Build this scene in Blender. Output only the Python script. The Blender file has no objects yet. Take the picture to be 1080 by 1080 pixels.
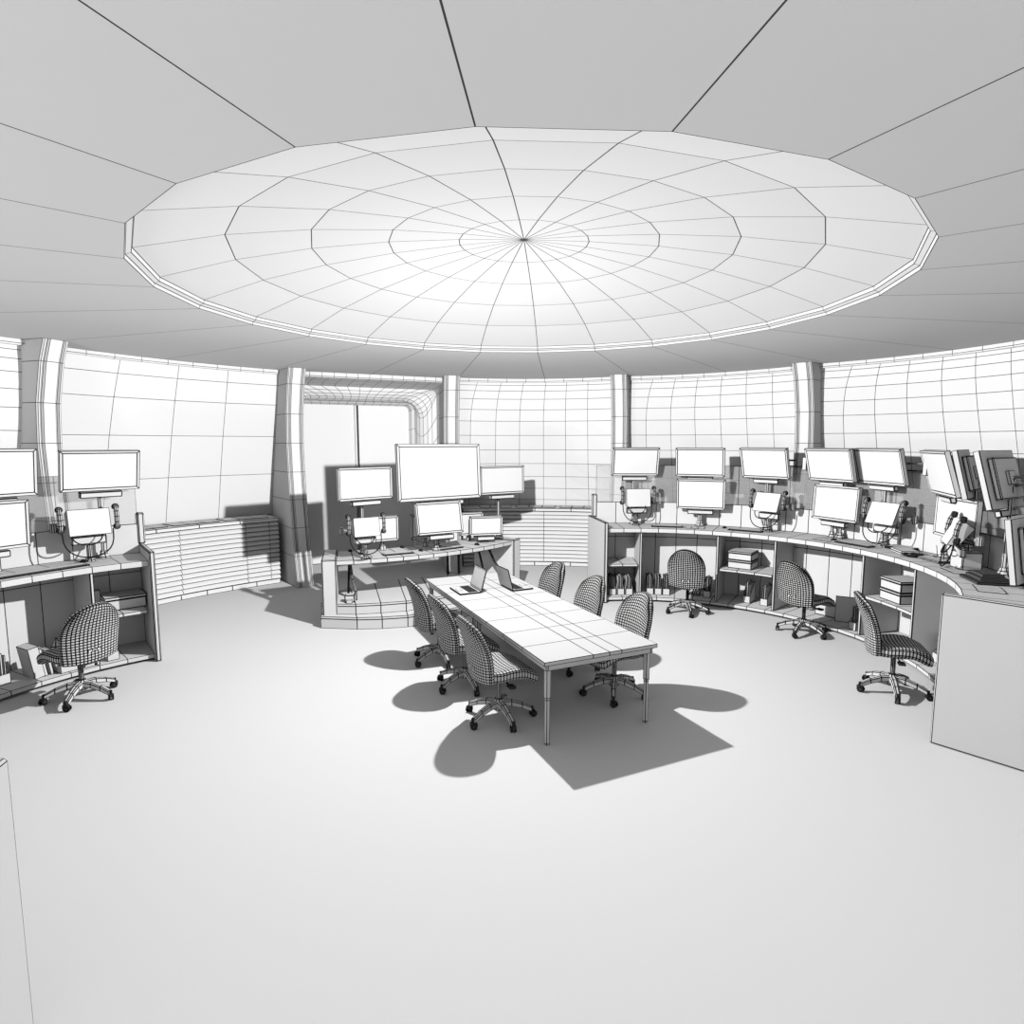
import bpy, math, random
from math import sin, cos, radians as rd, pi
from mathutils import Vector, Matrix
from mathutils.geometry import tessellate_polygon
random.seed(7)
S = bpy.context.scene
COL = S.collection
F_PX, PITCH = 639.25, 6.475
CAM = Vector((-0.1086, -5.7649, 2.55))
ZC = 3.838                                   # ceiling height
CR, CL = (1.78, 1.15), (-2.65, -0.93)        # centres of the two curved desks
RF, RB = 2.68, 3.32                          # their front and back radius
C3, R3 = (-3.61, 6.62), 4.23                 # centre console arc

# ------------------------------------------------------------ material
def clay(name, base, line=(0.012, 0.012, 0.012), rough=0.9, glass=0.0):
    m = bpy.data.materials.new(name); m.use_nodes = True
    nt = m.node_tree; N = nt.nodes; L = nt.links; N.clear()
    out = N.new('ShaderNodeOutputMaterial')
    at = N.new('ShaderNodeAttribute'); at.attribute_name = 'edge_dist'
    sp = N.new('ShaderNodeSeparateColor'); L.new(at.outputs['Color'], sp.inputs[0])
    def mn(a, b):
        n = N.new('ShaderNodeMath'); n.operation = 'MINIMUM'; L.new(a, n.inputs[0]); L.new(b, n.inputs[1]); return n.outputs[0]
    d = mn(mn(sp.outputs[0], sp.outputs[1]), mn(sp.outputs[2], at.outputs['Alpha']))
    oi = N.new('ShaderNodeObjectInfo'); s2 = N.new('ShaderNodeSeparateColor'); L.new(oi.outputs['Color'], s2.inputs[0])
    w = N.new('ShaderNodeMath'); w.operation = 'MULTIPLY'; w.inputs[1].default_value = 0.05; L.new(s2.outputs[0], w.inputs[0])
    lt = N.new('ShaderNodeMath'); lt.operation = 'LESS_THAN'; L.new(d, lt.inputs[0]); L.new(w.outputs[0], lt.inputs[1])
    mx = N.new('ShaderNodeMix'); mx.data_type = 'RGBA'; L.new(lt.outputs[0], mx.inputs[0])
    mx.inputs[6].default_value = (*base, 1); mx.inputs[7].default_value = (*line, 1)
    bs = N.new('ShaderNodeBsdfDiffuse'); bs.inputs['Roughness'].default_value = 0.0
    L.new(mx.outputs[2], bs.inputs['Color'])
    if glass:
        tr = N.new('ShaderNodeBsdfTransparent'); ms = N.new('ShaderNodeMixShader')
        k = N.new('ShaderNodeMath'); k.operation = 'MAXIMUM'; k.inputs[1].default_value = 1 - glass
        h = N.new('ShaderNodeMath'); h.operation = 'MULTIPLY'; h.inputs[1].default_value = 0.5; L.new(lt.outputs[0], h.inputs[0])
        L.new(h.outputs[0], k.inputs[0]); L.new(k.outputs[0], ms.inputs[0])
        L.new(tr.outputs[0], ms.inputs[1]); L.new(bs.outputs[0], ms.inputs[2]); L.new(ms.outputs[0], out.inputs[0])
    else:
        L.new(bs.outputs[0], out.inputs[0])
    return m
ALB = 0.36
M_ = dict(white=clay('white_clay', (ALB,) * 3), wall=clay('wall_clay', (ALB,) * 3, (0.035,) * 3), screen=clay('screen_clay', (ALB * 1.12,) * 3),
          dark=clay('dark_mesh', (0.05,) * 3), glass=clay('pane_glass', (0.30,) * 3, (0.03,) * 3, glass=0.72), chair=clay('chair_clay', (ALB,) * 3, (0.008,) * 3))

# ------------------------------------------------------------ mesh builder
class MB:
    def __init__(s): s.v = []; s.f = []; s.hide = set(); s.smooth = False
    def add(s, vs, fs, X=None, hide=()):
        o = len(s.v)
        s.v += [(X @ Vector(p)) if X is not None else Vector(p) for p in vs]
        s.f += [tuple(i + o for i in f) for f in fs]
        for a, b in hide: s.hide.add(frozenset((a + o, b + o)))
        return s
    def grid(s, fn, nu, nv, X=None, cu=False, hu=None, hv=None):
        """fn(i,j)->point; hu(i): hide the line i=const; hv(j): hide the line j=const"""
        mu = nu if cu else nu + 1
        vs = [fn(i, j) for i in range(mu) for j in range(nv + 1)]
        I = lambda i, j: (i % mu) * (nv + 1) + j
        fs = []; hide = []
        for i in range(nu):
            for j in range(nv):
                fs.append((I(i, j), I(i + 1, j), I(i + 1, j + 1), I(i, j + 1)))
        if hu:
            for i in range(mu):
                if hu(i): hide += [(I(i, j), I(i, j + 1)) for j in range(nv)]
        if hv:
            for j in range(nv + 1):
                if hv(j): hide += [(I(i, j), I(i + 1, j)) for i in range(nu)]
        return s.add(vs, fs, X, hide)
    def box(s, x0, x1, y0, y1, z0, z1, X=None, n=(1, 1, 1), b=0.0):
        if b:
            cs = []
            vs = []; idx = {}
            xs, ys, zs = (x0, x1), (y0, y1), (z0, z1)
            for i in (0, 1):
                for j in (0, 1):
                    for k in (0, 1):
                        sx, sy, sz = (b if not i else -b), (b if not j else -b), (b if not k else -b)
                        for a, p in ((0, (xs[i], ys[j] + sy, zs[k] + sz)), (1, (xs[i] + sx, ys[j], zs[k] + sz)), (2, (xs[i] + sx, ys[j] + sy, zs[k]))):
                            idx[i, j, k, a] = len(vs); vs.append(p)
            fs = []
            for i in (0, 1): fs.append([idx[i, j, k, 0] for j, k in ((0, 0), (1, 0), (1, 1), (0, 1))])
            for j in (0, 1): fs.append([idx[i, j, k, 1] for i, k in ((0, 0), (1, 0), (1, 1), (0, 1))])
            for k in (0, 1): fs.append([idx[i, j, k, 2] for i, j in ((0, 0), (1, 0), (1, 1), (0, 1))])
            for j in (0, 1):
                for k in (0, 1): fs.append([idx[0, j, k, 1], idx[1, j, k, 1], idx[1, j, k, 2], idx[0, j, k, 2]])
            for i in (0, 1):
                for k in (0, 1): fs.append([idx[i, 0, k, 0], idx[i, 1, k, 0], idx[i, 1, k, 2], idx[i, 0, k, 2]])
            for i in (0, 1):
                for j in (0, 1): fs.append([idx[i, j, 0, 0], idx[i, j, 1, 0], idx[i, j, 1, 1], idx[i, j, 0, 1]])
            for i in (0, 1):
                for j in (0, 1):
                    for k in (0, 1): fs.append([idx[i, j, k, a] for a in (0, 1, 2)])
            return s.add(vs, fs, X)
        nx, ny, nz = n
        L = lambda a, c, t: a + (c - a) * t
        s.grid(lambda i, j: (L(x0, x1, i / nx), L(y0, y1, j / ny), z1), nx, ny, X)
        s.grid(lambda i, j: (L(x0, x1, i / nx), L(y0, y1, j / ny), z0), nx, ny, X)
        s.grid(lambda i, j: (L(x0, x1, i / nx), y0, L(z0, z1, j / nz)), nx, nz, X)
        s.grid(lambda i, j: (L(x0, x1, i / nx), y1, L(z0, z1, j / nz)), nx, nz, X)
        s.grid(lambda i, j: (x0, L(y0, y1, i / ny), L(z0, z1, j / nz)), ny, nz, X)
        s.grid(lambda i, j: (x1, L(y0, y1, i / ny), L(z0, z1, j / nz)), ny, nz, X)
        return s
    def sector(s, c, r0, r1, a0, a1, z0, z1, n, nr=1, zr=None, caps=True):
        zr = zr or [z0, z1]; nz = len(zr) - 1
        P = lambda r, i, z: (c[0] + r * cos(rd(a0 + (a1 - a0) * i / n)), c[1] + r * sin(rd(a0 + (a1 - a0) * i / n)), z)
        R = lambda k: r0 + (r1 - r0) * k / nr
        s.grid(lambda i, j: P(R(j), i, z1), n, nr); s.grid(lambda i, j: P(R(j), i, z0), n, nr)
        s.grid(lambda i, j: P(r0, i, zr[j]), n, nz); s.grid(lambda i, j: P(r1, i, zr[j]), n, nz)
        if caps:
            s.grid(lambda i, j: P(R(i), 0, zr[j]), nr, nz); s.grid(lambda i, j: P(R(i), n, zr[j]), nr, nz)
        return s
    def lathe(s, prof, n=12, X=None, hu=None, cap=True):
        s.grid(lambda i, j: (prof[j][0] * cos(2 * pi * i / n), prof[j][0] * sin(2 * pi * i / n), prof[j][1]), n, len(prof) - 1, X, cu=True, hu=hu)
        if cap:
            for j in (0, -1):
                if prof[j][0] > 1e-4: s.add([(prof[j][0] * cos(2 * pi * i / n), prof[j][0] * sin(2 * pi * i / n), prof[j][1]) for i in range(n)], [tuple(range(n))], X)
        return s
    def tube(s, pts, r, n=8, X=None, hu=None, hv=None):
        pts = [Vector(p) for p in pts]; rs = r if isinstance(r, (list, tuple)) else [r] * len(pts)
        rings = []; ref = None
        for i, p in enumerate(pts):
            t = (pts[min(i + 1, len(pts) - 1)] - pts[max(i - 1, 0)]).normalized()
            if ref is None: ref = Vector((0, 0, 1)) if abs(t.z) < .9 else Vector((1, 0, 0))
            a = t.cross(ref).normalized(); b = a.cross(t).normalized(); ref = b
            rings.append([p + rs[i] * (cos(2 * pi * k / n) * a + sin(2 * pi * k / n) * b) for k in range(n)])
        s.grid(lambda i, j: rings[j][i % n], n, len(pts) - 1, X, cu=True, hu=hu, hv=hv)
        for q in (rings[0], rings[-1]): s.add(q, [tuple(range(n))], X)
        return s
    def prism(s, poly, z0, z1, X=None, n=1):
        k = len(poly)
        s.add([(p[0], p[1], z1) for p in poly], [tuple(range(k))], X); s.add([(p[0], p[1], z0) for p in poly], [tuple(range(k))], X)
        s.grid(lambda i, j: (poly[i % k][0], poly[i % k][1], z0 + (z1 - z0) * j / n), k, n, X, cu=True)
        return s

def make_mesh(name, mb, smooth=False):
    vs = mb.v; faces = []; hide = set(mb.hide)
    for f in mb.f:
        g = []
        for i in f:
            if not g or (vs[i] - vs[g[-1]]).length > 1e-6: g.append(i)
        if len(g) > 1 and (vs[g[0]] - vs[g[-1]]).length < 1e-6: g.pop()
        if len(g) < 3: continue
        if len(g) <= 4: faces.append((tuple(g), None)); continue
        per = {frozenset((g[a], g[(a + 1) % len(g)])) for a in range(len(g))}
        for t in tessellate_polygon([[vs[i] for i in g]]):
            t = tuple(g[i] for i in t); faces.append((t, per))
    me = bpy.data.meshes.new(name)
    me.from_pydata([tuple(v) for v in vs], [], [f for f, _ in faces])
    at = me.attributes.new('edge_dist', 'FLOAT_COLOR', 'CORNER')
    data = []
    for (f, per), poly in zip(faces, me.polygons):
        k = len(f); E = []
        for a in range(4):
            if a >= k: E.append(None); continue
            i, j = f[a], f[(a + 1) % k]; key = frozenset((i, j))
            if key in hide or (per is not None and key not in per): E.append(None); continue
            p = vs[i]; e = (vs[j] - p).normalized(); E.append((p, e))
        for li in range(poly.loop_start, poly.loop_start + poly.loop_total):
            q = vs[me.loops[li].vertex_index]
            for x in E:
                if x is None: data.append(9.0)
                else:
                    dd = q - x[0]; data.append((dd - x[1] * dd.dot(x[1])).length)
    at.data.foreach_set('color', data)
    if smooth: me.polygons.foreach_set('use_smooth', [True] * len(me.polygons))
    me.update()
    return me

def recalc(me):
    import bmesh
    bm = bmesh.new(); bm.from_mesh(me)
    bmesh.ops.recalc_face_normals(bm, faces=bm.faces); bm.to_mesh(me); bm.free()

def XF(x, y, z, rz=0.0): return Matrix.Translation((x, y, z)) @ Matrix.Rotation(rd(rz), 4, 'Z')
class T:                                     # a thing: an Empty at its base
    def __init__(s, name, label, cat, loc=(0, 0, 0), rz=0.0, group=None, kind=None):
        o = bpy.data.objects.new(name, None); COL.objects.link(o)
        o.empty_display_size = .1
        o.location = loc; o.rotation_euler = (0, 0, rd(rz)); s.o = o; s.X = XF(*loc, rz)
        tag(o, label, cat, group, kind)
def tag(o, label=None, cat=None, group=None, kind=None):
    if label: o['label'] = label
    if cat: o['category'] = cat
    if group: o['group'] = group
    if kind: o['kind'] = kind
    return o
def part(name, mb, parent, mat='white', world=False, smooth=False, label=None, kind=None):
    """world=True: the builder's points are room coordinates"""
    p = parent.o if isinstance(parent, T) else parent
    if world:
        root = parent.X.inverted() if isinstance(parent, T) else Matrix.Identity(4)
        mb.v = [root @ v for v in mb.v]
    o = bpy.data.objects.new(name, make_mesh(name, mb, smooth)); COL.objects.link(o)
    o.data.materials.append(M_[mat]); o.parent = p
    tag(o, label, None, None, kind)
    return o
def single(name, mb, loc, rz=0.0, mat='white', label=None, cat=None, group=None, kind=None, world=False, smooth=False):
    X = XF(*loc, rz)
    if world: mb.v = [X.inverted() @ v for v in mb.v]
    o = bpy.data.objects.new(name, make_mesh(name, mb, smooth)); COL.objects.link(o)
    o.data.materials.append(M_[mat]); o.location = loc; o.rotation_euler = (0, 0, rd(rz))
    return tag(o, label, cat, group, kind)
def kids(o): return [c for c in bpy.data.objects if c.parent == o]
def copy_tree(o, parent=None):
    c = o.copy(); COL.objects.link(c)
    if parent is not None: c.parent = parent
    for k in kids(o): copy_tree(k, c)
    return c
def copy_at(o, loc, rz, label, group=None):
    c = copy_tree(o); c.location = loc; c.rotation_euler = (0, 0, rd(rz)); c['label'] = label
    if group: c['group'] = group
    return c
def pol(c, r, a, z=0.0): return (c[0] + r * cos(rd(a)), c[1] + r * sin(rd(a)), z)

# ------------------------------------------------------------ the room
O = (0, 0)
fl = MB(); fl.add([(8.8 * cos(2 * pi * i / 48), 8.8 * sin(2 * pi * i / 48), 0) for i in range(48)], [tuple(range(48))])
single('floor', fl, (0, 0, 0), mat='wall', kind='structure', label='plain pale floor of the round room')
A0 = 205.26
ce = MB()
va = [A0 - 15 * i for i in range(24)]
def cpt(r, z): return lambda i: (r * cos(rd(va[i % 24])), r * sin(rd(va[i % 24])), z)
ce.grid(lambda i, j: cpt((3.13, 8.8)[j], ZC)(i), 24, 1, cu=True)
cobj = single('ceiling', ce, (0, 0, 0), mat='wall', kind='structure', label='flat pale ceiling ring around the shallow dome')
dm = MB()
rim = [(3.13, ZC), (3.125, 3.87), (3.085, 3.885), (3.08, 3.92)]
dm.grid(lambda i, j: cpt(*rim[j])(i), 24, 3, cu=True)
part('dome_rim', dm, cobj, 'wall')
dm = MB()
rings = [(3.08, 3.92), (2.48, 4.09), (1.86, 4.215), (1.21, 4.305), (.59, 4.36), (0.0005, 4.392)]
dm.grid(lambda i, j: cpt(*rings[j])(i), 24, 5, cu=True)
part('dome', dm, cobj, 'wall')

ROWS = [0, .6, 1.2, 1.33, 1.58, 1.84, 2.12, 2.41, 2.71, 3.0, 3.23, 3.44, 3.6, 3.71, 3.77]
def wr(z):                                    # wall radius at a height
    pts = [(0, 7.5), (1.2, 7.45), (2.4, 7.14), (3.0, 6.94), (3.5, 6.78), (3.84, 6.7)]
    for (a, ra), (b, rb) in zip(pts, pts[1:]):
        if z <= b: return ra + (rb - ra) * (z - a) / (b - a)
    return 6.95
def bay(name, az, rows, label, bend=1.6, bow=True):
    m = MB(); n = len(az) - 1
    lo, hi = min(az), max(az)
    def rad(a, z):                            # each bay bows outwards between its pillars
        k = min(1, max(0, (z - 1.25) / .9)) * (1 - .6 * min(1, max(0, (z - 2.5) / 1.2)))
        return wr(z) - (.40 * (2 * (a - lo) / (hi - lo) - 1) ** 2 * k if bow else 0)
    def fn(i, j):
        z = rows[j]; a = az[i]
        if 0 < i < n and z > 2.9:
            t = ((z - 2.9) / .9) ** 2.2; u = (a - lo) / (hi - lo)
            a -= bend * t * u ** 1.5
        r = rad(a, z)
        return (r * cos(rd(a)), r * sin(rd(a)), z)
    m.grid(fn, n, len(rows) - 1)
    w = single(name, m, (0, 0, 0), mat='wall', kind='structure', label=label)
    c = MB()
    k = max(2, int((hi - lo) / 3.2))
    c.grid(lambda i, j: ((rad(lo + (hi - lo) * i / k, 3.8) - (0, .05, .06, .06)[j]) * cos(rd(lo + (hi - lo) * i / k)), (rad(lo + (hi - lo) * i / k, 3.8) - (0, .05, .06, .06)[j]) * sin(rd(lo + (hi - lo) * i / k)), (3.762, 3.765, 3.785, ZC)[j]), k, 3, hv=lambda j: j == 1)
    part('cornice', c, w, 'wall')
    return w
bay('wall_back', [72.1, 73.64, 77.95, 81.76, 85.52, 89.6, 93.7, 98.1, 101.7], ROWS, 'gridded pale wall behind the centre console, between two pillars')
bay('wall_back_right', [42.1, 44.08, 48.55, 52.6, 56.57, 60.51, 64.27, 68.1, 72.1], ROWS, 'gridded pale wall behind the left end of the long curved desk')
bay('wall_right', [12, 14.81, 19.48, 23.4, 27.23, 31.21, 34.93, 38.61, 42.1], ROWS, 'gridded pale wall at the right of the room')
SP = [0, .6, 1.2, 1.98, 2.67, 3.23, 3.57, 3.77]
bay('wall_back_left', [128.4, 136.65, 143.44, 150.97, 161.3], SP, 'pale wall with a wide sparse grid above the slatted cabinet', bend=.9, bow=False)
bay('wall_left', [161.3, 165.5, 169.5, 173.5, 177.5, 181.5, 185.5, 191.5], ROWS, 'gridded pale wall at the left edge of the room')
bay('wall_front', [191.5 + 180.5 * i / 24 for i in range(25)], SP, 'pale wall behind the viewer', bend=0, bow=False)

CZ = [(0, 6.12), (.55, 6.22), (1.05, 6.3), (1.55, 6.36), (2.04, 6.4), (2.55, 6.42), (3.06, 6.38), (3.57, 6.26), (ZC, 6.15)]
CS = [(-.155, None), (-.155, .02), (-.14, 0), (-.118, 0), (-.105, .03), (-.09, .03), (-.075, 0), (.075, 0), (.09, .03), (.105, .03), (.118, 0), (.14, 0), (.155, .02), (.155, None)]
def column(n, az, label):
    m = MB(); a = rd(az); d = Vector((cos(a), sin(a))); t = Vector((-sin(a), cos(a)))
    def fn(i, j):
        z, r = CZ[j]; s_, o = CS[i]
        rr = 7.45 if o is None else r + o
        p = d * rr + t * s_; return (p.x, p.y, z)
    m.grid(fn, len(CS) - 1, len(CZ) - 1)
    single('trim_%d' % n, m, (0, 0, 0), mat='wall', kind='structure', label=label)
column(1, 160.8, 'ribbed pillar behind the left desk monitors')
column(2, 128.0, 'ribbed bowed pillar left of the double door')
column(3, 101.7, 'ribbed pillar right of the double door')
column(4, 72.1, 'ribbed pillar above the first upper monitor of the long desk')
column(5, 42.6, 'ribbed pillar above the fourth upper monitor of the long desk')
column(6, 12.0, 'ribbed pillar beyond the right edge')
column(7, 191.5, 'ribbed pillar beyond the left edge')

# the double door and its rounded surround
AZD = 115.05; dn = Vector((cos(rd(AZD)), sin(rd(AZD)))); dt = Vector((sin(rd(AZD)), -cos(rd(AZD))))
def DP(s_, d, z): p = dt * s_ + dn * d; return (p.x, p.y, z)
SL, SR, ZT = -1.2, 1.10, 3.345
def opening(ox, oz, r):                       # path of the opening, widened by ox, oz
    l, R_, t = SL - ox, SR + ox, ZT + oz
    p = [(l, (t - r) * k / 8) for k in range(9)]
    p += [(l + r - r * cos(k / 6 * pi / 2), t - r + r * sin(k / 6 * pi / 2)) for k in range(1, 7)]
    p += [(l + r + (R_ - l - 2 * r) * k / 12, t) for k in range(1, 13)]
    p += [(R_ - r + r * sin(k / 6 * pi / 2), t - r + r * cos(k / 6 * pi / 2)) for k in range(1, 7)]
    p += [(R_, (t - r) * (1 - k / 8)) for k in range(1, 9)]
    return p
prof = [(.36, .395, 6.5, .05), (.42, .38, 6.85, .06), (.46, .36, 7.15, .08), (.47, .335, 7.42, .12)]
prof += [(.46 * (1 - sin(k / 6 * pi / 2) * .8), .33 * (1 - sin(k / 6 * pi / 2) * .8), 7.42 + .38 * (1 - cos(k / 6 * pi / 2)), .12 + .28 * sin(k / 6 * pi)) for k in range(1, 7)] + [(.03, .03, 7.88, .12), (0, 0, 7.99, .1)]
paths = [opening(ox, oz, r) for ox, oz, d, r in prof]
m = MB(); m.grid(lambda i, j: DP(paths[j][i][0], prof[j][2], paths[j][i][1]), len(paths[0]) - 1, len(prof) - 1)
surr = single('wall_doorway', m, (0, 0, 0), mat='wall', kind='structure', label='rounded moulded surround of the double door between two pillars')
m = MB()                                       # narrow flat face around the opening, up to the ceiling
m.grid(lambda i, j: DP(SL - .36 + (SR - SL + .72) * i / 14, 6.5 - (0, .04, .04)[j], (3.74, 3.765, ZC)[j]), 14, 2)
part('lintel_face', m, surr, 'wall')
for n, (a, b, lab) in enumerate(((SL - .1, -.065, 'left leaf of the plain double door, left of the dark gap'), (.005, SR + .1, 'right leaf of the plain double door, behind the big monitor')), 1):
    m = MB(); X = Matrix.Translation((dn.x * 7.98, dn.y * 7.98, 0)) @ Matrix.Rotation(rd(AZD - 90), 4, 'Z')
    m.box(a, b, 0, .05, .01, 3.52, X, b=.006)
    single('door_%d' % n, m, (0, 0, 0), mat='wall', kind='structure', label=lab)
m = MB(); m.grid(lambda i, j: DP((-2.2, 2.2)[i], 8.14, (0, ZC)[j]), 1, 1)
single('wall_behind_door', m, (0, 0, 0), mat='wall', kind='structure', label='plain wall closing the gap behind the door leaves')

# ------------------------------------------------------------ slatted cabinets along the wall
def slat_cabinet(a0, a1, panels, mats, label):
    am = (a0 + a1) / 2
    t = T('slatted_cabinet', label, 'cabinet', pol(O, 6.9, am), 0, 'low slatted cabinets along the wall')
    m = MB(); m.sector(O, 6.8, 7.38, a0, a1, .0, 1.15, 8, caps=True)
    part('body', m, t, world=True)
    m = MB(); m.sector(O, 6.76, 6.8, a0, a1, 0, .085, 8); part('plinth', m, t, world=True)
    prof = []
    ns = 13
    for k in range(ns):
        z = .09 + 1.06 * k / ns; h = 1.06 / ns
        prof += [(6.80, z), (6.725, z + h * .16), (6.73, z + h * .45), (6.765, z + h * .85)]
    prof.append((6.795, 1.15))
    edges = [a0] + panels + [a1]
    for b0, b1 in zip(edges, edges[1:]):
        m = MB(); n = max(2, round((b1 - b0) / 2))
        m.grid(lambda i, j: (prof[j][0] * cos(rd(b0 + (b1 - b0) * i / n)), prof[j][0] * sin(rd(b0 + (b1 - b0) * i / n)), prof[j][1]), n, len(prof) - 1,
               hu=lambda i: 0 < i < n, hv=lambda j: j % 4 != 0 )
        part('slatted_panel', m, t, world=True)
    m = MB(); m.sector(O, 6.72, 7.4, a0, a1, 1.15, 1.21, max(2, round((a1 - a0) / 6))); top = part('worktop', m, t, world=True)
    for b0, b1 in mats:
        m = MB(); m.sector(O, 6.84, 7.25, b0, b1, 1.211, 1.222, 3, caps=True)
        part('inset_panel', m, t, world=True)
slat_cabinet(74.2, 99.6, [85.3], [(76.5, 82.6), (83.4, 90.2), (91, 96.5)], 'long low slatted cabinet behind the right side of the centre console')
slat_cabinet(130.2, 159, [131.6, 135.1, 144.4], [(131.3, 137.6), (138.4, 144.6), (145.4, 150.5)], 'long low slatted cabinet left of the bowed pillar, beside the left desk end')

# ------------------------------------------------------------ curved desks
def curved_desk(c, a0, a1, divs, shelves, label, sgn, pads):
    am = (a0 + a1) / 2; t = T('curved_desk', label, 'desk', pol(c, 3.05, am)); n = round(abs(a1 - a0) / 5.8)
    m = MB(); m.sector(c, RF, RB, a0, a1, 1.13, 1.2, n); part('worktop', m, t, world=True)
    m = MB(); m.sector(c, RF, RB, a0, a1, .03, .08, n); part('bottom_shelf', m, t, world=True)
    m = MB(); m.sector(c, RB, RB + .05, a0, a1, 0, 1.56, n, zr=[0, .97, 1.2, 1.56]); bp = part('back_panel', m, t, world=True)
    m = MB(); m.sector(c, RF + .1, RF + .13, a0, a1, 0, .03, n); part('plinth', m, t, world=True)
    g = MB(); g.sector(c, RB + .015, RB + .03, a0, a1, 1.56, 2.18, round(n / 2.3), zr=[1.56, 2.18]); part('glass_screen', g, bp, 'glass', world=False) if False else part('glass_screen', g, t, 'glass', world=True, label='translucent grey glass screen')
    for i, a in enumerate((a0, a1)):          # end panels with their taller rear post
        m = MB(); X = XF(c[0], c[1], 0, a)
        s_ = 1 if (i == 0) == (a0 > a1) else -1
        y0, y1 = (0, .06) if s_ > 0 else (-.06, 0)
        m.box(2.6, RB + .3, y0, y1, 0, 1.31, X, b=.012)
        ep = part('end_panel', m, t, world=True)
        m = MB(); m.box(RB - .02, RB + .08, y0 - .01, y1 + .01, 1.31, 1.7, X, b=.015)
        m.v = [t.X.inverted() @ v for v in m.v]
        part('end_post', m, ep)
    for a in divs:
        m = MB(); m.box(RF + .02, RB - .002, -.02, .02, .08, 1.13, XF(c[0], c[1], 0, a), b=.006); part('divider', m, t, world=True)
    for b0, b1 in shelves:
        m = MB(); m.sector(c, RF + .04, RB - .004, b0, b1, .57, .61, max(2, round(abs(b1 - b0) / 5.8))); part('shelf', m, t, world=True)
    for b0, b1 in pads:
        m = MB(); m.sector(c, RF + .12, RF + .33, b0, b1, 1.2005, 1.206, 3); part('desk_pad', m, t, world=True)
    return t
curved_desk(CR, 98.0, -48.3, [86.1, 61.2, 43.2, 15.4, -3.0], [(97.2, 87), (60.4, 44), (14.6, -2.2)], 'long curved desk with shelving and glass screen along the right wall', 1, [(72, 66), (33, 27), (-9, -15), (-26, -32)])
curved_desk(CL, 128.8, 280.6, [140.6, 166, 184], [(129.6, 139.8)], 'long curved desk at the left with glass screen and shelving', 1, [])

# ------------------------------------------------------------ centre console
cc = T('control_console', 'curved control desk on a two step dais in front of the double door', 'desk', (-1.45, 3.3, 0), 0)
m = MB(); m.sector(C3, R3 - .78, R3, -75.5, -34.2, .86, .925, 13, nr=1); part('worktop', m, cc, world=True)
for a0, nm in ((-75.5, 0), (-34.2, 1)):
    m = MB(); X = XF(C3[0], C3[1], 0, a0); y0, y1 = (-.2, 0) if nm == 0 else (0, .2)
    m.box(R3 - .82, R3 + .04, y0, y1, 0, .95, X, b=.014); part('end_panel', m, cc, world=True)
for a in (-73.4, -39):
    p = Vector(pol(C3, R3 - .3, a, .325)); q = Vector(pol(C3, R3 - .5, a + .5, .86)); m = MB(); m.tube([p, q], .018, 8); part('leg', m, cc, world=True)
for a in (-72.0, -36.5):
    p = Vector(pol(C3, R3 - .12, a, .325)); q = Vector(pol(C3, R3 - .22, a - .5, .6)); r_ = Vector(pol(C3, R3 - .35, a - .9, .86)); m = MB()
    m.tube([p, p + Vector((0, 0, .12)), q, r_], [.022, .022, .02, .02], 8); part('brace', m, cc, world=True)
for x, y in ((-1.2, 4.38), (-1.02, 4.42)):
    m = MB(); m.lathe([(.02, .325), (.02, .86)], 8, XF(x, y, 0)); part('rear_post', m, cc, world=True)
FRT = [(-2.76, 2.41), (-2.24, 2.35), (-1.9, 2.38), (-1.56, 2.46), (-1.2, 2.66), (-.85, 2.92), (-.45, 3.26), (-.12, 3.6)]
BCK = [(-2.86, 3.1), (-2.62, 3.45), (-2.32, 3.78), (-1.98, 4.02), (-1.62, 4.2), (-1.22, 4.33), (-.8, 4.38), (-.3, 4.3)]
def slabpoly(m, fr, bk, z0, z1, lip=.0):
    n = len(fr) - 1; g = lambda i, j: ((fr[i][0], fr[i][1]), (bk[i][0], bk[i][1]))[j]
    m.grid(lambda i, j: (*g(i, j), z1), n, 1); m.grid(lambda i, j: (*g(i, j), z0), n, 1)
    for j in (0, 1): m.grid(lambda i, k: (*g(i, j), (z0, z1 - .035, z1)[k]), n, 2)
    for i in (0, n): m.grid(lambda j, k: (*g(i, j), (z0, z1 - .035, z1)[k]), 1, 2)
das = T('stepped_dais', 'low two step platform under the centre console', 'platform', (-1.6, 3.1, 0), 0)
m = MB(); slabpoly(m, FRT, BCK, 0, .17); part('lower_step', m, das, world=True)
FR2 = [(a + (c - a) * .13, b + (d - b) * .13) for (a, b), (c, d) in zip(FRT, BCK)]
m = MB(); slabpoly(m, FR2, BCK, .17, .32); part('upper_step', m, das, world=True)
m = MB(); X = XF(-2.40, 2.62, .32, 8); m.box(-.07, .07, -.06, .06, 0, .11, X, b=.01); m.box(-.04, .04, -.1, -.06, .0, .05, X)
single('foot_pedal', m, (-2.40, 2.62, .32), 8, label='small boxy foot pedal on the dais beside the left console end', cat='pedal', world=True)

# ------------------------------------------------------------ meeting table
TX = (0.155, -.955); TA = 114.6
tt = T('meeting_table', 'long white meeting table with round legs in the middle of the room', 'table', (-.30, .80, 0), TA)
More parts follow.
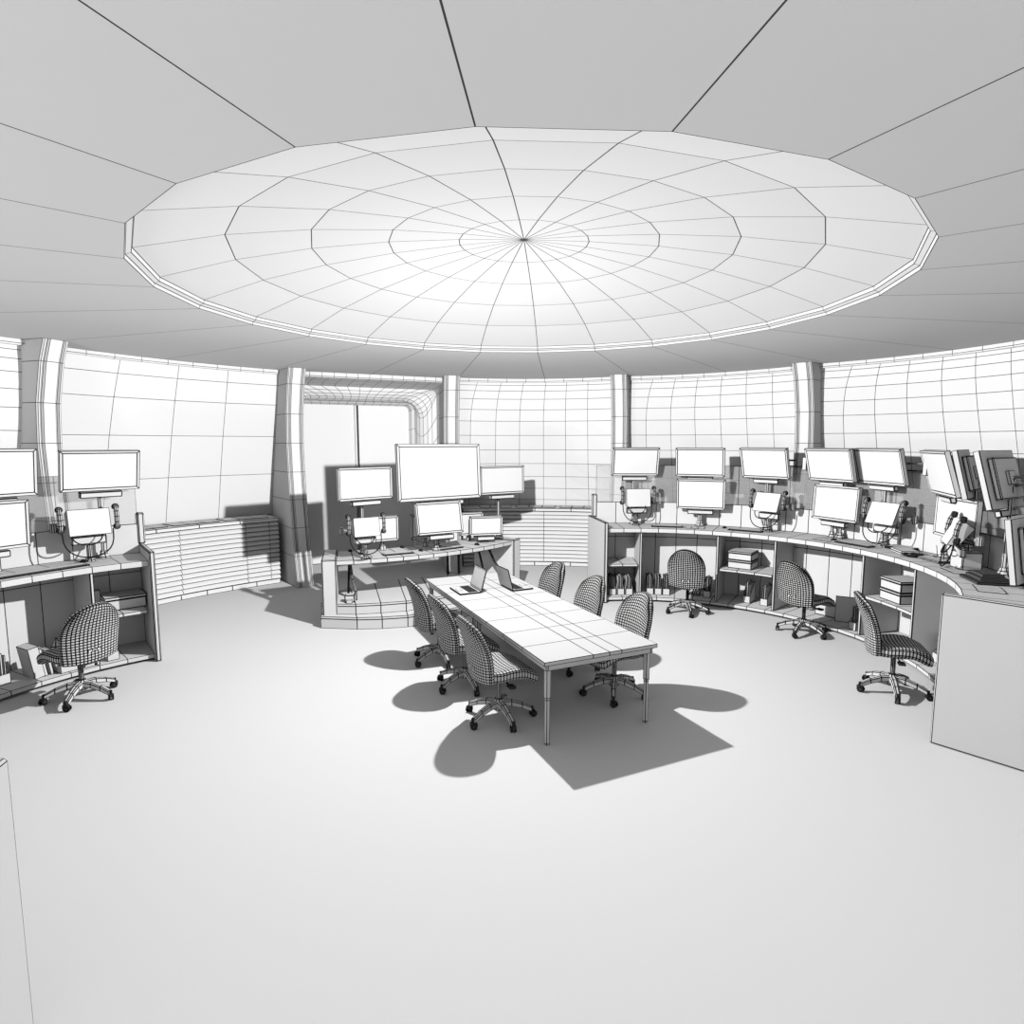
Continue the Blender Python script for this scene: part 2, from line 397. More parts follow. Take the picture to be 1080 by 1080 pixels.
# local x runs along the table, away from the viewer; y across it
def TL(x, y, z): return Vector((x, y, z))
LEN, WID = 3.42, 1.15
lx0, lx1, ly0, ly1 = -LEN / 2, LEN / 2, -WID / 2, WID / 2
ti = tt.X.inverted(); c0 = ti @ Vector((.16, -.94, 0)); 
dx, dy = c0.x - lx0, c0.y - ly1
xs = [lx0 + dx + LEN * i / 8 for i in range(9)]; ys = [ly0 + dy + WID * f for f in (0, .335, .445, .59, 1)][::1]
m = MB()
m.grid(lambda i, j: (xs[i], ys[j], .75), 8, 4); m.grid(lambda i, j: (xs[i], ys[j], .715), 8, 4)
for y in (ys[0], ys[-1]): m.grid(lambda i, j: (xs[i], y, (.715, .735, .75)[j]), 8, 2, hv=lambda j: j == 1)
for x in (xs[0], xs[-1]): m.grid(lambda i, j: (x, ys[i], (.715, .735, .75)[j]), 4, 2, hv=lambda j: j == 1)
part('tabletop', m, tt)
m = MB()
for y in (ys[0] + .03, ys[-1] - .05): m.box(xs[0] + .03, xs[-1] - .03, y, y + .02, .66, .714, n=(4, 1, 1))
for x in (xs[0] + .03, xs[4], xs[-1] - .05): m.box(x, x + .02, ys[0] + .05, ys[-1] - .05, .66, .714)
part('underframe', m, tt)
for x in (xs[0] + .06, xs[4] - .06, xs[4] + .08, xs[-1] - .06):
    for y in (ys[0] + .07, ys[-1] - .06):
        m = MB(); m.lathe([(.022, 0), (.024, .015), (.024, .4), (.03, .42), (.03, .714)], 10, Matrix.Translation((x, y, 0)), hu=lambda i: i % 2)
        part('leg', m, tt, smooth=True)

# ------------------------------------------------------------ office chairs (facing local +X)
def pad(nu, nv, fn, th):
    """fn(u,v)->(centre point, normal) with u,v in -1..1; a cushion of thickness th with a rounded rim"""
    m = MB(); n_ = lambda i: -1 + 2 * i / nu; k_ = lambda j: -1 + 2 * j / nv
    def P(i, j, s_, e=1.0):
        u, v = n_(i), k_(j); p, nn = fn(u * e, v * e)
        q = max(abs(u), abs(v)); h = th * (.5 if q < .75 else .5 - .16 * ((q - .75) / .25) ** 2)
        return Vector(p) + Vector(nn) * h * s_
    m.grid(lambda i, j: P(i, j, 1), nu, nv); m.grid(lambda i, j: P(i, j, -1), nu, nv)
    ring = [(i, 0) for i in range(nu)] + [(nu, j) for j in range(nv)] + [(i, nv) for i in range(nu, 0, -1)] + [(0, j) for j in range(nv, 0, -1)]
    def rp(a, b):
        i, j = ring[a % len(ring)]; u, v = n_(i), k_(j)
        if b in (0, 3): return P(i, j, -1 if b == 0 else 1)
        p, nn = fn(u * 1.035, v * 1.035); return Vector(p) + Vector(nn) * th * (-.2 if b == 1 else .2)
    m.grid(rp, len(ring), 3, cu=True)
    return m
def back_fn(u, v):
    k = .46 if v > 0 else .12
    y = .262 * u * math.sqrt(max(0, 1 - (.46 if v > 0 else .07) * v * v)) * (1 - .03 * max(0, -v))
    w = v * math.sqrt(max(0, 1 - (.5 if v > 0 else .16) * u * u))
    z = .722 + .295 * w
    s_ = (z - .43) / .6
    x = -.225 - .14 * s_ + .035 * sin(pi * min(1, max(0, s_)) * 1.1) - .05 * 0 + .05 * u * u
    return (x, y, z), Vector((1, -.2 * u, .2)).normalized()
def seat_fn(u, v):                            # u: back..front, v: across
    x0 = u * math.sqrt(1 - .22 * v * v); y0 = v * math.sqrt(1 - .22 * u * u)
    x = .05 + .262 * x0; y = .262 * y0
    z = .47 + .02 * v * v - (.045 * max(0, u - .3) ** 1.5 * 2) + .035 * max(0, -u - .55) + .012 * cos(u * 3)
    return (x, y, z), Vector((.12 * max(0, u), 0, 1)).normalized()
def make_chair(loc, rz, label, group):
    t = T('office_chair', label, 'chair', loc, rz, group)
    part('backrest', pad(16, 21, back_fn, .075), t, 'chair', smooth=True)
    part('seat', pad(16, 16, seat_fn, .12), t, 'chair', smooth=True)
    m = MB(); pr_ = [(.06, .415), (-.12, .41), (-.19, .41), (-.225, .44), (-.24, .5), (-.25, .56)]
    m.grid(lambda i, j: (pr_[j][0], (-.06, -.02, .02, .06)[i], pr_[j][1]), 3, 5)
    m.grid(lambda i, j: (pr_[j][0] - (.02 if j > 2 else 0), (-.06, -.02, .02, .06)[i], pr_[j][1] - (.022 if j < 4 else 0)), 3, 5)
    for y in (-.06, .06): m.grid(lambda i, j: (pr_[j][0] - (.02 if j > 2 and i else 0), y, pr_[j][1] - (.022 if j < 4 and i else 0)), 1, 5)
    part('back_bracket', m, t, 'chair')
    m = MB(); m.box(-.08, .1, -.07, .07, .385, .43, n=(2, 2, 1)); ms = part('tilt_mechanism', m, t, 'chair')
    m = MB(); m.tube([(.02, -.07, .39), (.03, -.17, .38)], .007, 6); m.box(-.0, .06, -.25, -.17, .37, .39, n=(2, 2, 1)); part('lever', m, ms, 'dark')
    m = MB(); m.lathe([(.034, .1), (.034, .2), (.024, .2), (.024, .39)], 10); part('gas_column', m, t, 'chair')
    m = MB(); m.lathe([(.05, .095), (.052, .17), (.036, .2)], 10); hub = part('base_hub', m, t, 'chair')
    for k in range(5):
        a = -18 + 72 * k; X = Matrix.Rotation(rd(a), 4, 'Z')
        m = MB(); pp = [(.03, .17, .032, .03), (.12, .165, .03, .028), (.22, .135, .026, .025), (.31, .095, .024, .022)]
        def fn(i, j):
            r, z, hw, hh = pp[j]; c = ((-1, -1), (1, -1), (1, .6), (.5, 1), (-.5, 1), (-1, .6))[i % 6]; return (r, c[0] * hw, z + c[1] * hh - .015)
        m.grid(fn, 6, 3, X, cu=True)
        m.add([fn(i, 3) for i in range(6)], [tuple(range(6))], X)
        sp_ = part('base_arm', m, t, 'chair')
        m = MB(); Xc = X @ Matrix.Translation((.315, 0, 0)) @ Matrix.Rotation(rd(37 * k + 20), 4, 'Z')
        m.lathe([(.014, .05), (.014, .1)], 8, Xc)
        m.box(-.026, .026, -.011, .011, .03, .066, Xc)
        for y in (-.024, .010):
            Y = Xc @ Matrix.Translation((.012, y, .031)) @ Matrix.Rotation(-pi / 2, 4, 'X')
            m.lathe([(.012, 0), (.031, 0), (.031, .014), (.012, .014)], 12, Y)
        part('caster', m, sp_, 'dark')
    return t.o
G1 = 'office chairs along the left side of the meeting table'; G2 = 'office chairs along the right side of the meeting table'; G3 = 'office chairs at the long right desk'
ch = make_chair((-.233, -.363, 0), 26, 'mesh grid office chair on the left side of the table, nearest the viewer', G1)
CH = [((-.60, .405, 0), 26, 'grid covered office chair, middle one on the left side of the table', G1),
      ((-.966, 1.156, 0), 26, 'grid covered office chair on the left of the table, nearest the dais', G1),
      ((.935, .19, 0), 205, 'grid covered office chair at the right of the table, nearest the viewer', G2),
      ((.575, .97, 0), 205, 'grid covered office chair, middle one on the right side of the table', G2),
      ((.19, 1.80, 0), 205, 'grid covered office chair at the right of the table, farthest back', G2),
      ((2.545, 3.2, 0), 66, 'office chair seen from behind at the first gap of the long desk', G3),
      ((3.82, 2.186, 0), 27, 'office chair turned right at the second gap of the long desk', G3),
      ((3.80, .235, 0), -22, 'office chair seen in side profile beside the big right end panel', G3),
      ((-4.425, .085, 0), 154, 'office chair pulled up to the left desk near its shelves', None)]
for l, r, lab, g in CH:
    o = copy_at(ch, l, r, lab, g)
    if g is None and 'group' in o: del o['group']

# ------------------------------------------------------------ monitors
def frame(m, w, h, bz, X, d=.012, side=.045):
    o = [(-w / 2, h / 2), (w / 2, h / 2), (w / 2, -h / 2), (-w / 2, -h / 2)]
    i_ = [(-w / 2 + bz, h / 2 - bz), (w / 2 - bz, h / 2 - bz), (w / 2 - bz, -h / 2 + bz), (-w / 2 + bz, -h / 2 + bz)]
    rows = [[(-side, *p) for p in o], [(d - .004, *p) for p in o], [(.0, *p) for p in i_]]
    m.grid(lambda i, j: rows[j][i % 4], 4, 2, X, cu=True)
def monitor_parts(t, w, h, tilt, z, bar=True, back=.11, arm=None, roll=0):
    X = Matrix.Translation((.13, 0, z)) @ Matrix.Rotation(rd(tilt), 4, 'Y') @ Matrix.Rotation(rd(roll), 4, 'X')
    m = MB(); frame(m, w, h, .03 if w < 1 else .045, X)
    hs = part('bezel', m, t)
    m = MB(); b = .03 if w < 1 else .045; m.add([(.0, -w / 2 + b, h / 2 - b), (.0, w / 2 - b, h / 2 - b), (.0, w / 2 - b, -h / 2 + b), (.0, -w / 2 + b, -h / 2 + b)], [(0, 1, 2, 3)], X)
    part('screen', m, t, 'screen')
    m = MB(); m.box(-.05, -.045, -w / 2, w / 2, -h / 2, h / 2, X); m.box(-back, -.05, -w * .36, w * .36, -h * .36, h * .36, X, b=.012); m.box(-back - .03, -back, -.07, .07, -.07, .07, X)
    part('rear_housing', m, t)
    if bar:
        m = MB(); m.box(-.05, .012, -w * .27, w * .27, -h / 2 - .085, -h / 2 - .012, X, b=.008); part('speaker_bar', m, t)
def monitor(pos, yaw, tilt, w, h, zc, label, group, pole=True, foot='cone', bar=True, arm=0, roll=0, tall=False):
    a = rd(yaw); base = (pos[0] - .13 * cos(a), pos[1] - .13 * sin(a), zc)
    t = T('monitor', label, 'monitor', base, yaw, group); z = pos[2] - zc
    monitor_parts(t, w, h, tilt, z, bar, roll=roll)
    m = MB(); top = z + .02
    m.lathe([(.022, .02), (.022, max(.05, top))], 10, hu=lambda i: i % 2)
    part('stand_pole', m, t, smooth=True)
    m = MB(); m.lathe([(.07, 0), (.066, .02), (.038, .05), (.034, .09)] if foot == 'cone' else [(.045, 0), (.045, .07)], 10, hu=lambda i: i % 2); part('stand_foot', m, t)
    if arm:
        m = MB(); m.tube([(-.01, 0, z + .03), (-.06, arm * .3, z + .05), (-.1, arm * .52, z + .05)], .016, 6); m.tube([(-.01, 0, z - .05), (-.06, arm * .3, z - .04), (-.1, arm * .52, z - .04)], .013, 6)
        m.box(-.13, -.07, arm * .52 - .03, arm * .52 + .03, z - .09, z + .1)
        part('side_arm', m, t)
    return t
GU = 'upper row of monitors over the long right desk'; GL = 'lower row of monitors on the long right desk'; GC = 'monitors on the centre console'; GT = 'handset terminals'
zc = 1.2
monitor((1.921, 4.208, 2.244), 269, 15, .76, .47, zc, 'first upper monitor from the left on the long desk, above a handset terminal', GU)
monitor((2.907, 3.991, 2.244), 245, 9, .76, .46, zc, 'second upper monitor on the long desk, directly above another monitor', GU)
monitor((3.735, 3.508, 2.244), 219, 16, .755, .475, zc, 'third upper monitor on the long desk, above the second handset terminal', GU, arm=1)
monitor((4.366, 2.818, 2.244), 198, 14.5, .80, .47, zc, 'fourth upper monitor on the long desk, in front of the ribbed pillar', GU)
monitor((4.692, 2.197, 2.244), 190, 15, .82, .48, zc, 'fifth upper monitor on the long desk, touching the edge of its left neighbour', GU, arm=1)
monitor((4.859, 1.319, 2.205), 160, 16, .95, .53, zc, 'sixth upper monitor on the long desk, leaning at a steep angle', GU)
monitor((4.899, 0.964, 2.205), 134, 14, .62, .54, zc, 'upper monitor edge showing its back, tucked behind the sixth one', GU, bar=False)
monitor((4.859, 0.442, 2.175), 121, 15, .74, .60, zc, 'upper monitor seen from behind near the right edge of the photo', GU, arm=-1)
monitor((2.927, 3.962, 1.732), 248, 8, .75, .49, zc, 'wide lower monitor on the long desk, directly below the second upper one', GL)
monitor((4.435, 2.720, 1.712), 201, -3, .745, .49, zc, 'lower monitor on the long desk between the second and third handset terminals', GL)
monitor((4.909, 1.053, 1.702), 170, -1, .86, .47, zc, 'lower monitor on the long desk behind the fourth handset terminal', GL)
monitor((4.859, 0.038, 1.534), 123, 8, .8, .62, zc, 'lower monitor seen from behind at the right edge of the photo', GL)
z3 = .925
monitor((-1.21, 3.60, 2.11), 307, -3, 1.46, .86, z3, 'very large monitor at the centre, the biggest screen in the room', GC)
monitor((-2.22, 2.99, 1.97), 315, -1, .89, .47, z3, 'medium monitor on a pole left of the very large one', GC)
monitor((-.27, 4.55, 1.93), 305, -1, .90, .48, z3, 'medium monitor on a pole right of the very large one', GC)
monitor((-1.19, 3.23, 1.44), 303, -12, .75, .48, z3, 'tilted monitor below the very large one, in front', GC, roll=0)
monitor((-.53, 4.04, 1.21), 284, 4, .55, .32, z3, 'small monitor below the right pole monitor on the console', GC, bar=True)
# rear row of small monitors
for (x, y, z, yaw, w, lab) in ((-2.02, 3.28, 1.27, 300, .42, 'small monitor half hidden behind the console handset terminal'), (-1.42, 3.62, 1.27, 300, .56, 'small shaded monitor half hidden behind the tilted monitor'), (-.78, 4.22, 1.22, 296, .42, 'small pale monitor peeking out between the tilted and the small right monitor')):
    monitor((x, y, z), yaw, 0, w, .38, z3, lab, GC, bar=False, foot='box')
GML = 'monitors on the left desk'
monitor((-4.843, 1.231, 2.234), 321, 12, .80, .47, zc, 'upper monitor on the left desk above the handset terminal', GML)
monitor((-5.385, 0.383, 2.244), 335, 6, .82, .50, zc, 'upper monitor cut by the left edge of the photo', GML)
monitor((-5.395, 0.245, 1.712), 335, 4, .80, .50, zc, 'lower monitor cut by the left edge of the photo', GML)

# ------------------------------------------------------------ handset terminals
def terminal(pos, yaw, tilt, zc, label, side=1, w=.41, h=.30):
    a = rd(yaw); base = (pos[0] - .12 * cos(a), pos[1] - .12 * sin(a), zc)
    t = T('handset_terminal', label, 'terminal', base, yaw, GT); z = pos[2] - zc
    X = Matrix.Translation((.12, 0, z)) @ Matrix.Rotation(rd(tilt), 4, 'Y')
    # wedge shaped body
    m = MB()
    fr = [(.0, -w / 2, h / 2), (.0, w / 2, h / 2), (.0, w / 2, -h / 2), (.0, -w / 2, -h / 2)]
    bk = [(-.13, -w / 2, h / 2 - .03), (-.13, w / 2, h / 2 - .03), (-.10, w / 2, -h / 2 + .06), (-.10, -w / 2, -h / 2 + .06)]
    m.grid(lambda i, j: (fr, bk)[j][i % 4], 4, 1, X, cu=True); m.add(bk, [(0, 1, 2, 3)], X)
    part('body', m, t)
    m = MB(); m.add([(.001, *p[1:]) for p in fr], [(0, 1, 2, 3)], X); part('screen', m, t, 'screen')
    m = MB(); m.box(.0, .06, -w * .42, w * .42, z - h / 2 - .115, z - h / 2 - .015, b=.012); part('base_bar', m, t)
    m = MB(); m.lathe([(.065, 0), (.06, .02), (.03, .04), (.028, z - h / 2)], 10, Matrix.Translation((.02, 0, 0))); part('stand', m, t)
    for s_ in (-1, 1):
        y = s_ * (w / 2 + .065)
        m = MB(); H = Matrix.Translation((.1, y, z + .04)) @ Matrix.Rotation(rd(tilt * .4), 4, 'Y')
        m.tube([(0, 0, -.12), (.012, 0, -.06), (.016, 0, 0), (.012, 0, .06), (0, 0, .12)], [.022, .026, .026, .026, .022], 8, H)
        hs = part('handset', m, t, smooth=False)
        for zz, nm in ((-.115, 'mouthpiece'), (.115, 'earpiece')):
            m = MB(); m.lathe([(.03, -.028), (.037, -.012), (.037, .012), (.03, .028)], 12, H @ Matrix.Translation((-.012, 0, zz)) @ Matrix.Rotation(pi / 2, 4, 'Y'))
            part(nm, m, hs, 'dark')
    for y0, y1, dz in ((-w / 2 - .06, w / 2 + .02, .30), (-w / 2 + .02, w * .28, .16)):
        m = MB(); n = 14; p = []
        for k in range(n + 1):
            u = k / n; p.append((.12 + .07 * sin(pi * u), (y0 + y1) / 2 - (y1 - y0) / 2 * cos(pi * u), max(.02, (z - h / 2 + .06) - dz * sin(pi * u) ** .6)))
        m.tube(p, .0075, 6); part('cord', m, t, 'dark')
    m = MB(); y = side * .2
    m.tube([(0, 0, z - .03), (-.06, y, z - .06)], .02, 6); m.tube([(-.06, y, z - .06), (-.08, y + side * .09, z - .06)], .026, 8)
    m.lathe([(.035, -.05), (.035, .05)], 10, Matrix.Translation((-.08, y + side * .1, z - .06)))
    part('mount_arm', m, t)
terminal((1.961, 4.100, 1.663), 278, -6, zc, 'handset terminal at the left end of the long desk, under the first upper monitor')
terminal((3.745, 3.370, 1.663), 214, -19, zc, 'handset terminal on the long desk under the third upper monitor')
terminal((4.662, 2.000, 1.653), 198, -21, zc, 'handset terminal on the long desk under the fifth upper monitor')
terminal((4.633, 0.708, 1.613), 152, -26, zc, 'handset terminal turned sideways near the right edge, before a lower monitor')
terminal((-4.892, 1.043, 1.663), 318, -10, zc, 'handset terminal on the left desk near its end panel', side=-1)
terminal((-2.13, 2.60, 1.39), 302, -10, z3, 'handset terminal on the centre console below the left pole monitor', side=-1, w=.37, h=.27)

# ------------------------------------------------------------ laptops on the table
def laptop(hinge, width_dir, label, lean=15):
    """hinge: centre of the hinge line; the keyboard lies towards local +X"""
    t = T('laptop', label, 'laptop', (hinge[0], hinge[1], .75), width_dir, 'laptops on the meeting table')
    m = MB(); m.box(0, .27, -.19, .19, .003, .02, b=.003); b = part('keyboard_base', m, t)
    m = MB(); m.box(.03, .15, -.165, .165, .0203, .0235, n=(5, 12, 1)); part('keyboard', m, b, 'dark')
    m = MB(); m.box(.18, .25, -.05, .05, .0203, .0218); part('touchpad', m, b)
    X = Matrix.Translation((0, 0, .02)) @ Matrix.Rotation(rd(-lean), 4, 'Y')
    m = MB(); m.box(-.012, 0, -.19, .19, 0, .27, X, b=.002); l_ = part('lid', m, t)
    m = MB(); m.add([(.001, -.175, .02), (.001, .175, .02), (.001, .175, .255), (.001, -.175, .255)], [(0, 1, 2, 3)], X); part('screen', m, t, 'screen')
    return t
laptop((-.56, 1.565), 205, 'open laptop on the table facing left, its screen side visible')
laptop((-.17, 1.64), 26, 'open laptop on the table facing right, the back of its lid visible')

# ------------------------------------------------------------ keyboards, mice and papers on the desks
def keyboard(c, r, a, zc, label, w=.46, group='flat keyboards on the desks'):
    p = pol(c, r, a, zc)
    m = MB(); m.box(-.075, .075, -w / 2, w / 2, 0, .018, b=.004)
    t = T('keyboard', label, 'keyboard', p, a, group); part('case', m, t)
    m = MB(); m.box(-.06, .06, -w / 2 + .02, w / 2 - .02, .0183, .024); part('keys', m, t)
keyboard(CR, 2.9, 77.5, zc, 'keyboard right of the first handset terminal on the long desk', w=.5)
keyboard(CR, 2.93, 54, zc, 'keyboard below the second handset terminal on the long desk', w=.5)
keyboard(CR, 2.9, 22, zc, 'keyboard left of the third handset terminal on the long desk', w=.5)
keyboard(CL, 2.82, 150, zc, 'long keyboard on the left desk left of the handset terminal', w=.95)
keyboard(C3, R3 - .22, -63, z3, 'keyboard on the centre console beside the handset terminal')
keyboard(C3, R3 - .22, -51, z3, 'keyboard at the middle of the centre console')
def mouse(p, rz, label):
    m = MB(); m.grid(lambda i, j: (.055 * cos(2 * pi * i / 10) * cos(j * pi / 8), .033 * sin(2 * pi * i / 10) * cos(j * pi / 8), .033 * sin(j * pi / 8)), 10, 4, cu=True)
    single('computer_mouse', m, p, rz, mat='dark', label=label, cat='mouse', group='small dark mice on the desks', smooth=True)
mouse(pol(CR, 3.1, 86.2, zc), 86, 'dark mouse right of the first handset terminal')
mouse(pol(CR, 3.09, 60.7, zc), 60, 'dark mouse under the lower monitor of the long desk')
mouse(pol(CR, 2.97, 29, zc), 25, 'dark mouse right of the second lower monitor')
mouse(pol(CL, 3.07, 140, zc), 140, 'dark mouse at the foot of the left desk terminal')
mouse(pol(C3, R3 - .72, -72.5, z3), -70, 'dark mouse at the left end of the centre console')
mouse(pol(C3, R3 - .30, -57.4, z3), -57, 'dark mouse below the tilted monitor on the console')
mouse(pol(C3, R3 - .72, -59.5, z3), -57, 'dark mouse at the rear of the console left of the tilted monitor')
mouse(pol(C3, R3 - .2, -43.2, z3), -43, 'dark mouse before the small right console monitor')
def sheet(name, p, rz, w, d, h, label, cat, n=(1, 1, 1), X2=None):
    m = MB(); m.box(-d / 2, d / 2, -w / 2, w / 2, 0, h, n=n); return single(name, m, p, rz, label=label, cat=cat)
sheet('paper_stack', pol(CR, 3.2, 13.5, zc), 30, .3, .22, .035, 'low stack of papers right of the third handset terminal', 'papers', n=(1, 1, 3))
sheet('ring_binder', pol(CR, 3.0, 9.0, zc), -10, .3, .2, .05, 'thick binder lying on the long desk beside a dark coil', 'binder', n=(1, 1, 2))
m = MB()
m.tube([(.08 * (1 + k * .01) * cos(k * .7), .11 * sin(k * .7), .01 + .004 * (k % 7)) for k in range(40)], .007, 5)
single('cable_coil', m, pol(CR, 2.92, 4.5, zc), 0, mat='dark', label='dark tangled coil of cable on the long desk before the papers', cat='cable')
sheet('folder', pol(CR, 2.98, -.5, zc), 2, .36, .16, .03, 'flat folder lying near the desk edge right of the cable coil', 'folder', n=(1, 3, 2))
m = MB(); m.tube([(0, 0, 0), (.01, .02, .06), (.02, .05, .13)], .004, 5); m.box(-.03, .03, -.03, .03, 0, .012)
single('desk_microphone', m, pol(CR, 3.2, 4, zc), 0, label='thin stick microphone standing behind the flat folder', cat='microphone')
m = MB(); m.box(-.1, .1, -.12, .12, 0, .2, b=.01)
m.lathe([(.05, .2), (.06, .24), (.03, .27)], 10)
single('speaker_unit', m, pol(CR, 3.05, -9, zc), 170, label='boxy speaker unit on the desk left of the rear facing lower monitor', cat='speaker')
m = MB(); m.box(-.16, .16, -.2, .2, 0, .03, b=.004); m.box(-.12, .12, -.16, .16, .03, .06); m.box(-.09, .09, -.12, .12, .06, .09)
single('device_stack', m, pol(CR, 2.98, -21, zc), -15, mat='dark', label='dark stack of flat devices under the rear facing lower monitor', cat='device')

# ------------------------------------------------------------ magazine files, booklets and boxes on the shelves
def fileholder(c, r, a, z, label, group, books=(.03, .025, .03), lean=0, hide_label=None):
    p = pol(c, r, a, z)
    # local +X points inwards to the wall, front is at -X
    t = T('magazine_file', label, 'magazine file', p, a, group)
    w = .11; m = MB(); poly = [(-.13, 0), (.13, 0), (.13, .3), (.06, .3), (-.13, .11)]
    for y in (-w / 2, w / 2 - .004):
        m.prism([(q[0], q[1]) for q in poly], 0, .004, Matrix.Translation((0, y + .004, 0)) @ Matrix.Rotation(pi / 2, 4, 'X'))
    m.box(-.134, -.13, -w / 2, w / 2, 0, .11); m.box(.13, .134, -w / 2, w / 2, 0, .3); m.box(-.13, .13, -w / 2, w / 2, 0, .004)
    part('shell', m, t)
    return t
def booklet(p, rz, th, h, d, lean, label, group, mat='white'):
    m = MB(); X = Matrix.Rotation(rd(lean), 4, 'X'); m.box(-d / 2, d / 2, -th / 2, th / 2, 0, h, X)
    return single('booklet', m, p, rz, mat=mat, label=label, cat='booklet', group=group)
def holder_with_books(c, r, a, where, n=3, labels=None):
    fileholder(c, r, a, .081, 'open magazine file ' + where, 'magazine files on the bottom shelves')
    base = Vector(pol(c, r, a, .086)); tdir = Vector((-sin(rd(a)), cos(rd(a)), 0))
    for k in range(n):
        off = (k - (n - 1) / 2) * .03
        booklet(tuple(base + tdir * off), a, .016 + .004 * (k % 2), .29 + .03 * ((k * 2) % 3) / 2, .2, 0, 'booklet in the file ' + where, 'booklets in the file ' + where)
holder_with_books(CR, 2.92, 95.0, 'left of three in the narrow left bay of the long desk')
holder_with_books(CR, 2.92, 92.2, 'middle of three in the narrow left bay of the long desk')
holder_with_books(CR, 2.92, 89.4, 'right of three in the narrow left bay of the long desk')
holder_with_books(CR, 2.98, 82.4, 'beside the first divider of the long desk')
holder_with_books(CR, 2.98, 79.8, 'second from the first divider of the long desk')
holder_with_books(CR, 2.98, 77.2, 'third from the first divider, near the rear facing chair')
holder_with_books(CR, 3.03, 64.6, 'in shade right of the rear facing chair')
holder_with_books(CR, 3.02, 52.6, 'left one under the box pair of the long desk')
holder_with_books(CR, 3.02, 47.4, 'right one under the box pair of the long desk')
holder_with_books(CR, 2.92, 19.2, 'left of the third divider behind the profile chair')
holder_with_books(CR, 3.05, -5.5, 'beside the big right end panel')
holder_with_books(CL, 3.05, 156.5, 'at the left edge of the photo on the left desk')
for k, (a, ln) in enumerate(((70.5, 12), (69.3, 14), (68.2, 16), (67.2, 18))):
    booklet(pol(CR, 3.05, a, .081), a, .02, .26, .2, ln, 'thin booklet leaning in the shade right of the rear facing chair', 'leaning booklets behind the first desk chair', 'dark' if k % 2 else 'white')
for k, a in enumerate((151.2, 150.0, 148.9, 147.8)):
    booklet(pol(CL, 2.92, a, .081), a, .03 if k else .1, .34 - .03 * k, .24, -8, 'upright booklet in the row left of the left desk chair', 'booklets in a row behind the left desk chair')
def storage_box(p, rz, w, d, h, label, group):
    t = T('storage_box', label, 'box', p, rz, group)
    m = MB(); m.box(-d / 2, d / 2, -w / 2, w / 2, 0, h * .78, b=.006); part('tray', m, t)
    m = MB(); m.box(-d / 2 - .005, d / 2 + .005, -w / 2 - .005, w / 2 + .005, h * .78, h, b=.004); part('lid', m, t)
GB = 'flat storage boxes on the desk shelves'
storage_box(pol(CR, 3.02, 54.8, .61), 52, .36, .34, .135, 'flat storage box, bottom of the pair above the two magazine files', GB)
storage_box(pol(CR, 3.02, 54.8, .746), 52, .36, .34, .135, 'flat storage box, top of the pair above the two magazine files', GB)
storage_box(pol(CR, 2.98, 8.0, .61), 5, .36, .36, .14, 'flat storage box, bottom of the pair behind the profile chair', GB)
storage_box(pol(CR, 2.98, 8.0, .751), 5, .36, .36, .14, 'flat storage box, top of the pair behind the profile chair', GB)
storage_box(pol(CL, 3.08, 133.2, .61), 133, .42, .34, .16, 'flat storage box on the shelf of the left desk', GB)
sheet('carton', pol(CL, 3.2, 138, .61), 138, .11, .08, .22, 'small upright white carton beside the box on the left shelf', 'carton')
sheet('note_block', pol(CL, 2.8, 137.2, .081), 137, .12, .1, .1, 'small white block at the front of the left bottom shelf', 'block')
sheet('note_block', pol(CL, 2.76, 142.2, .081), 142, .1, .08, .09, 'small white block under the left desk chair back', 'block')
sheet('note_block', pol(CL, 2.78, 146.2, .081), 146, .16, .1, .09, 'small white block right of the booklet row', 'block')
# small pots, bottles and a standing board in the second knee space
m = MB(); m.lathe([(.035, 0), (.045, .12), (.02, .16), (.018, .2)], 10)
pb = single('bottle', m, pol(CR, 3.2, 36.5, .081), 0, label='small bottle on the low shelf right of the turned chair, left one', cat='bottle', group='small bottles behind the turned chair')
for a, r, sc, lab in ((34.2, 3.2, 1.15, 'small taller bottle on the low shelf right of the turned chair'), (37.9, 3.15, .7, 'tiny bottle on the low shelf, leftmost beside the divider')):
    q = pb.copy(); COL.objects.link(q); q.location = pol(CR, r, a, .081); q.scale = (sc,) * 3; q['label'] = lab
m = MB(); m.box(-.012, .012, -.13, .13, 0, .36); m.box(.012, .06, -.1, .1, 0, .2)
single('standing_board', m, pol(CR, 3.02, 25.0, .081), 60, label='upright board standing in the shade between the two right desk chairs', cat='board')
m = MB(); m.box(-.1, .1, -.16, .16, 0, .19, b=.008)
single('low_crate', m, pol(CR, 3.14, 31.0, .081), 33, label='low box behind the turned chair in the second knee space', cat='box')
sheet('paper_sheet', pol(CR, 3.0, 8, .081), 5, .3, .2, .012, 'flat paper pile on the bottom shelf behind the profile chair', 'papers')
booklet(pol(CR, 2.98, -.2, .612), 0, .02, .26, .2, 14, 'thin booklet leaning beside the box pair behind the profile chair', None)
for k, (a, w) in enumerate(((145.5, .12), (144.2, .1), (142.9, .13))):
    m = MB(); random.seed(k)
    m.grid(lambda i, j: ((w * .55 * (1 + .3 * random.random())) * cos(2 * pi * i / 6) * cos(j * pi / 4.2), (w * .55 * (1 + .3 * random.random())) * sin(2 * pi * i / 6) * cos(j * pi / 4.2), .3 * sin(j * pi / 4.2)), 6, 2, cu=True)
    single('crumpled_bag', m, pol(CL, 3.14, a, .081), 0, label='crumpled angular bag %s behind the left desk booklets' % ('at the left', 'in the middle', 'at the right')[k], cat='bag', group='crumpled bags under the left desk')

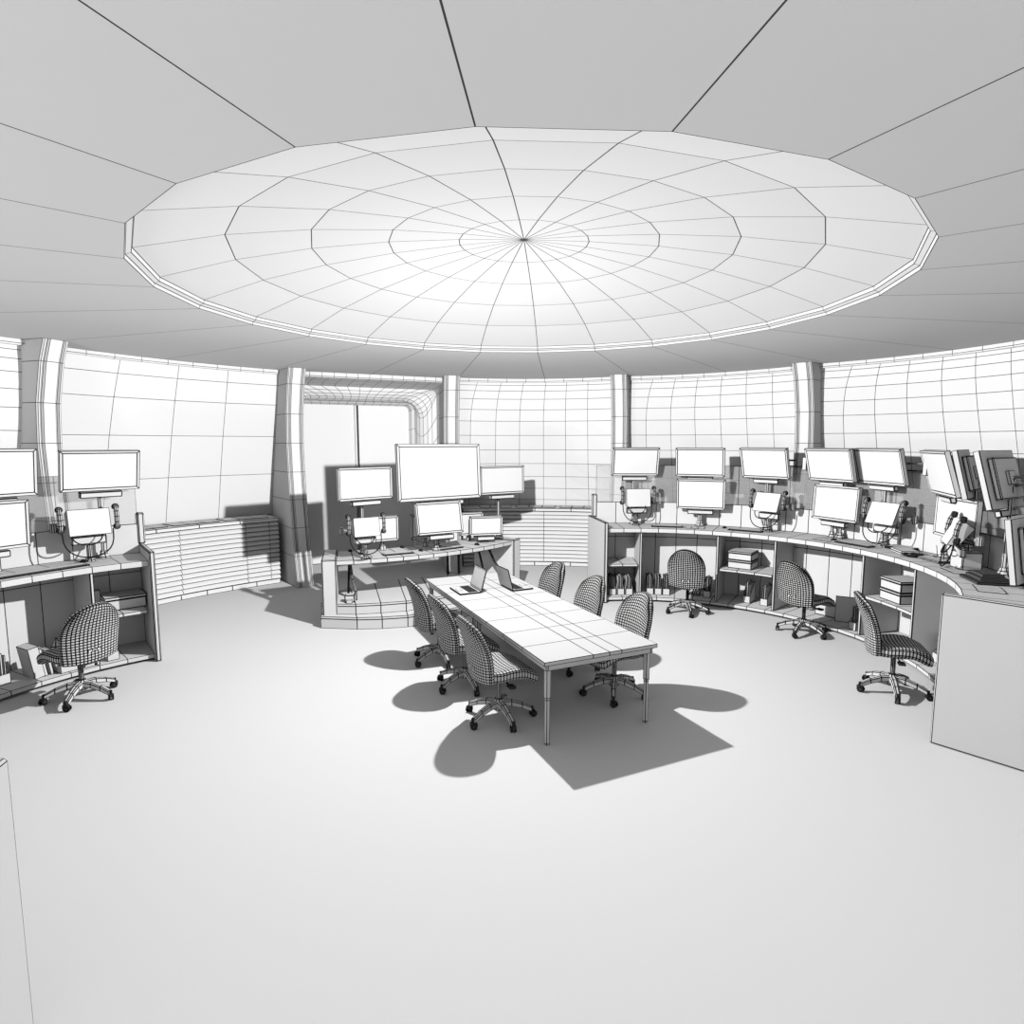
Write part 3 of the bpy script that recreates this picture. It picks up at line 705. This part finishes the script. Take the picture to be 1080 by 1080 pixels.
# ------------------------------------------------------------ line weight per object, camera, light
bpy.context.view_layer.update()
for o in bpy.data.objects:
    if o.type != 'MESH': continue
    if o.data.materials[0].name == 'wall_clay': w = .0041 if o.name.startswith(('ceiling', 'dome')) else .0042
    else:
        bb = [o.matrix_world @ Vector(c) for c in o.bound_box]; c = sum(bb, Vector()) / 8
        w = .00072 * max(3.0, min(13.0, (c - CAM).length))
        if o.data.materials[0].name == 'chair_clay': w *= 1.08
    if o.name.startswith('slatted_panel'): w *= .55
    o.color = (w / .05, 1, 1, 1)
for o in list(bpy.data.objects):
    if o.type == 'MESH' and o.data.users == 1 or o.type == 'MESH' and not o.data.get('rc'):
        recalc(o.data); o.data['rc'] = 1

cd = bpy.data.cameras.new('camera'); cam = bpy.data.objects.new('camera', cd); COL.objects.link(cam)
cam.location = CAM; cam.rotation_euler = (rd(90 - PITCH), 0, 0)
cd.sensor_width = 36; cd.lens = F_PX / 1080 * 36; cd.clip_start = .05; cd.clip_end = 100
S.camera = cam

def lamp(name, loc, watts, r):
    ld = bpy.data.lights.new(name, 'POINT'); ld.energy = watts; ld.shadow_soft_size = r
    ld.use_nodes = True; nt = ld.node_tree
    em = nt.nodes.get('Emission') or nt.nodes.new('ShaderNodeEmission')
    lf = nt.nodes.new('ShaderNodeLightFalloff'); lf.inputs['Strength'].default_value = 1.0
    nt.links.new(lf.outputs['Constant'], em.inputs['Strength'])
    lo = bpy.data.objects.new(name, ld); COL.objects.link(lo); lo.location = loc
    return lo
lamp('ceiling_lamp', (-.37, .75, 2.84), 100, .03)
lamp('side_fill', (-5.4, -4.0, 1.1), 62, .9)  # added soft fill with no visible source, lifts left ceiling and pillar sides
w = bpy.data.worlds.new('world'); S.world = w; w.use_nodes = True
w.node_tree.nodes['Background'].inputs[0].default_value = (1, 1, 1, 1); w.node_tree.nodes['Background'].inputs[1].default_value = .3
vs = S.view_settings; vs.view_transform = 'Standard'; vs.look = 'None'; vs.gamma = 1; vs.use_curve_mapping = False
vs.exposure = -0.18
